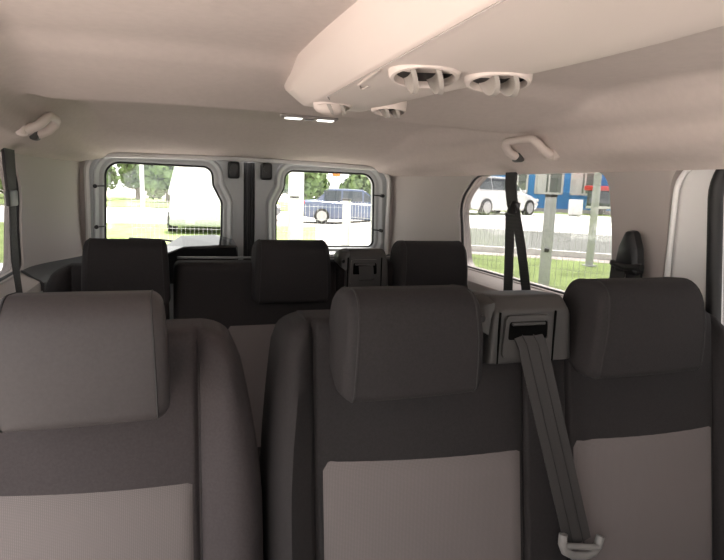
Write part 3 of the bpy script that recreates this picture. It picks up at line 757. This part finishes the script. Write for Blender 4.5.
# blue building
bd = empty('blue_building', (18.0, 26.3, .82), 'bright blue low building with white framed windows beyond the road', 'building')
bd.rotation_euler.z = math.atan2(24.0 - 27.5, 20.9 - 15.9)
bpy.context.view_layer.update()
MB().box((1.2, 3.0, 1.9), (9.5, 6, 3.9), 0).build('wall', M['blue'], bd, smooth=False)
MB().box((1.2, 3.0, 3.95), (9.9, 6.4, .25), .03).build('roof', M['roof'], bd)
MB().box((1.2, -.03, .10), (9.5, .12, .25), 0).build('plinth', M['kerb'], bd, smooth=False)
for cx, wd_ in ((-.55, .75), (.95, 1.35), (2.75, 1.35), (-2.6, .9)):
    f = MB(); zz = 1.60; hh = 1.15
    for k in (-1, 1): f.box((cx + k * wd_ / 2, -.04, zz), (.11, .12, hh + .11)).box((cx, -.04, zz + k * hh / 2), (wd_ + .11, .12, .11))
    if wd_ > 1: f.box((cx, -.04, zz), (.09, .12, hh))
    q = f.build('window_frame', M['white'], bd, smooth=False)
    MB().box((cx, -.02, zz), (wd_, .05, hh)).build('window_pane', M['pane'], q, smooth=False)
    MB().box((cx - wd_ * .28, -.05, zz), (wd_ * .35, .02, hh * .95)).build('curtain', M['white'], q, smooth=False)
nb = empty('notice_board', (15.45, 19.4, gz(15.45, 19.4)), 'white leaning sandwich board on the grass before the blue building', 'sign')
MB().box((0, 0, .42), (.55, .04, .62), .01, rot=Matrix.Rotation(-.25, 3, 'X')).build('panel', M['white'], nb); MB().box((0, .12, .3), (.5, .03, .6), .01, rot=Matrix.Rotation(.3, 3, 'X')).build('back_panel', M['white'], nb)
nb.rotation_euler.z = -.6

# cars
def car(loc, rot, paint, label, L=4.4, Wd=1.76, H=1.46, wagon=False, boxy=False):
    root = empty('parked_car', loc, label, 'car'); root.rotation_euler.z = rot
    hL = L / 2
    # lower body section by section along x (front = +x)
    st = [(-hL, .45, .80), (-hL + .10, .28, .96), (-hL + .5, .22, 1.00), (-.9, .20, .98), (0, .20, .94), (.8, .20, .93), (1.0, .20, .92), (hL - .5, .22, .80), (hL - .12, .27, .66), (hL, .38, .58)]
    if boxy: st = [(-hL, .35, 1.15), (-hL + .05, .25, 1.25), (0, .22, 1.22), (hL - .9, .22, 1.20), (hL - .3, .25, 1.0), (hL, .35, .85)]
    rings = []
    for x, z0, z1 in st:
        k = 1 - .16 * abs(x / hL) ** 4; w = Wd / 2 * k
        rings.append([Vector((x, a, b)) for a, b in ((-w * .92, z0), (-w, z0 + .12), (-w, (z0 + z1) / 2), (-w * .97, z1 - .08), (-w * .86, z1), (w * .86, z1), (w * .97, z1 - .08), (w, (z0 + z1) / 2), (w, z0 + .12), (w * .92, z0))])
    body = MB().loft(rings).build('body', M[paint], root, ang=35)
    # greenhouse
    rear = -hL + (.12 if wagon or boxy else .55); fr0 = hL - (.75 if boxy else 1.15)
    top = [(rear, .0), (rear + (.22 if wagon or boxy else .6), 1), (-.3, 1.03), (.35, 1), (fr0, 0)]
    base = 1.18 if boxy else .90
    rings = []
    for x, k in top:
        z1 = base + .02 + (H - base) * k; w = Wd / 2 * .90; wt = Wd / 2 * (.90 - .18 * min(1, k))
        rings.append([Vector((x, -w, base - .03)), Vector((x, -w, base)), Vector((x, -wt, z1 - .02 * k)), Vector((x, -wt * .85, z1)), Vector((x, wt * .85, z1)), Vector((x, wt, z1 - .02 * k)), Vector((x, w, base)), Vector((x, w, base - .03))])
    MB().loft(rings).build('cabin', M[paint], root, ang=30)
    g = MB()
    hh = H - base
    def q(pts): g.add([Vector(p) for p in pts], [(0, 1, 2, 3)])
    for s in (-1, 1):
        cuts = [rear + .35, rear + 1.15, .35 if not boxy else .6, fr0 - .25]
        for i in range(3):
            x0, x1 = cuts[i] + .04, cuts[i + 1] - .04
            def pt(x, f):
                # height fraction f of the glass, clipped under the roof line
                lim = 1.0
                if x > .35: lim = max(.05, 1 - (x - .35) / (fr0 - .35))
                k = min(f, lim * .86); w = Wd / 2 * (.90 - .18 * k) + .012
                return (x, s * w, base + .02 + hh * k)
            q([pt(x0, .10), pt(x1, .10), pt(x1, .86), pt(x0, .86)])
    q([(fr0 - .03, -Wd * .40, base + .05), (fr0 - .03, Wd * .40, base + .05), (.47, Wd * .34, H - .05), (.47, -Wd * .34, H - .05)])
    rt = rear + (.22 if wagon or boxy else .6)
    if not boxy: q([(rear + .01, -Wd * .38, base + .08), (rear + .01, Wd * .38, base + .08), (rt - .06, Wd * .33, H - .07), (rt - .06, -Wd * .33, H - .07)])
    gl = g.build('windows', M['carglass'], root, smooth=False); sm = gl.modifiers.new('t', 'SOLIDIFY'); sm.thickness = .03; sm.offset = 0
    for x in (-hL + .85, hL - .82):
        for s in (-1, 1):
            y = s * (Wd / 2 - .09)
            w = MB().cyl((x, y - .11, .32), (x, y + .11, .32), .32, 24).build('wheel', M['tyre'], root)
            MB().cyl((x, y + s * .09, .32), (x, y + s * .125, .32), .22, 20).build('hub', M['rim'], w)
    for s in (-1, 1):
        MB().box((-hL + .07, s * Wd * .36, .86), (.10, .26, .14), .03).build('tail_light', M['red'], root)
        MB().box((hL - .10, s * Wd * .34, .63), (.18, .32, .12), .03).build('headlight', M['white'], root)
        MB().box((.85 if not boxy else 1.3, s * (Wd / 2 + .06), base + .06), (.12, .16, .11), .03).build('door_mirror', M[paint], root)
        MB().box((-.2, s * (Wd / 2 + .004), .78), (.16, .02, .03), .005).build('door_handle', M[paint], root)
    MB().box((-hL - .005, 0, .70 if not boxy else .8), (.02, .5, .11), .004).build('number_plate', M['white'], root)
    MB().box((-hL + .04, 0, .36), (.14, Wd * .86, .18), .04).build('bumper', M['galv' if boxy else 'plastic'], root)
    return root
def place(u, d): return None
car((11.75, 19.9, gz(11.75, 19.9)), math.radians(21), 'carwhite', 'white estate car parked on the pale apron outside the right side window', wagon=True)
car((7.3, 23.9, gz(7.3, 23.9)), math.radians(-14), 'carblue', 'dark blue car parked behind fence posts in the right rear window', L=4.5)
car((2.1, 25.6, gz(2.1, 25.6)), math.radians(-6), 'cargrey', 'silver grey car between the white van and the dark blue car')
car((.86, 19.6, gz(.86, 19.6)), math.radians(80), 'carwhite', 'tall white van seen from behind through the left rear door window', L=5.0, Wd=1.95, H=2.02, boxy=True)
# red and dark covered trailer at the right end of the blue building
tr = empty('market_trailer', (19.9, 22.4, gz(19.9, 22.4)), 'dark trailer with red roof at the right edge of the side window', 'trailer')
tr.rotation_euler.z = -.8; bpy.context.view_layer.update()
MB().box((.6, 0, .78), (3.2, 1.6, .75), .03).build('body', M['carglass'], tr); MB().box((.6, 0, 1.28), (3.5, 1.9, .22), .05).build('roof', M['red'], tr)
MB().box((.6, -.82, .38), (3.2, .04, .12), 0).build('side_skirt', M['white'], tr)
for sx in (-.5, 1.7): MB().cyl((sx, -.78, .3), (sx, .78, .3), .3, 18).build('wheel', M['tyre'], tr)
ob = empty('marker_lantern', (12.2, 44, gz(12.2, 44)), 'small orange marker on a post before the trees, right rear window', 'marker')
MB().cyl((0, 0, 0), (0, 0, 2.6), .06, 10).build('stake', M['white'], ob); MB().box((0, 0, 2.72), (.55, .4, .4), .08).build('lantern', M['orange'], ob)

# trees
def tree(x, y, h, r, label, leaf='leaf', group='trees behind the yard'):
    z = gz(x, y); root = empty('tree', (x, y, z), label, 'tree', group)
    MB().cyl((0, 0, 0), (0, 0, h * .55), .22, 10, .12).tube([(0, 0, h * .4), (r * .3, 0, h * .6), (r * .5, .2, h * .75)], .08).tube([(0, 0, h * .35), (-r * .3, .1, h * .55), (-r * .5, 0, h * .7)], .08).build('trunk', M['bark'], root)
    m = MB()
    for i in range(19):
        a = random.uniform(0, 2 * PI); rr = random.uniform(0, .62) * r; c = Vector((math.cos(a) * rr, math.sin(a) * rr, h * random.uniform(.18, .85))); br = r * random.uniform(.32, .5)
        for k in range(170):
            d = Vector((random.gauss(0, 1), random.gauss(0, 1), random.gauss(0, 1))).normalized(); p = c + d * br * random.uniform(.75, 1.08)
            s_ = random.uniform(.10, .24); u = Vector((random.gauss(0, 1), random.gauss(0, 1), random.gauss(0, 1))).normalized(); w = d.cross(u).normalized() * s_; u = w.cross(d).normalized() * s_ + d * random.uniform(-.1, .1)
            m.add([p - u - w, p + u - w * .4, p + u * .7 + w, p - u * .5 + w], [(0, 1, 2, 3)])
    m.build('crown', M[leaf], root, smooth=False)
    return root
k = 0
words = ['leftmost', 'second from left', 'third from left', 'fourth from left', 'fifth from left', 'sixth from left', 'rightmost']
for row in (0, 1):
    for i in range(7):
        x = -10.5 + i * 5.0 + row * 2.5; y = 46.5 + row * 6 - .03 * i * i
        tree(x, y, random.uniform(5.5, 7.5), random.uniform(2.3, 2.5), '%s broad leafy tree in the %s row behind the yard' % (words[i], ('near', 'far')[row]), 'leaf' if (i + row) % 3 else 'leafpale')
tree(-14, 22, 6, 3, 'leafy tree standing apart, beyond the left side window', 'leafpale', None)
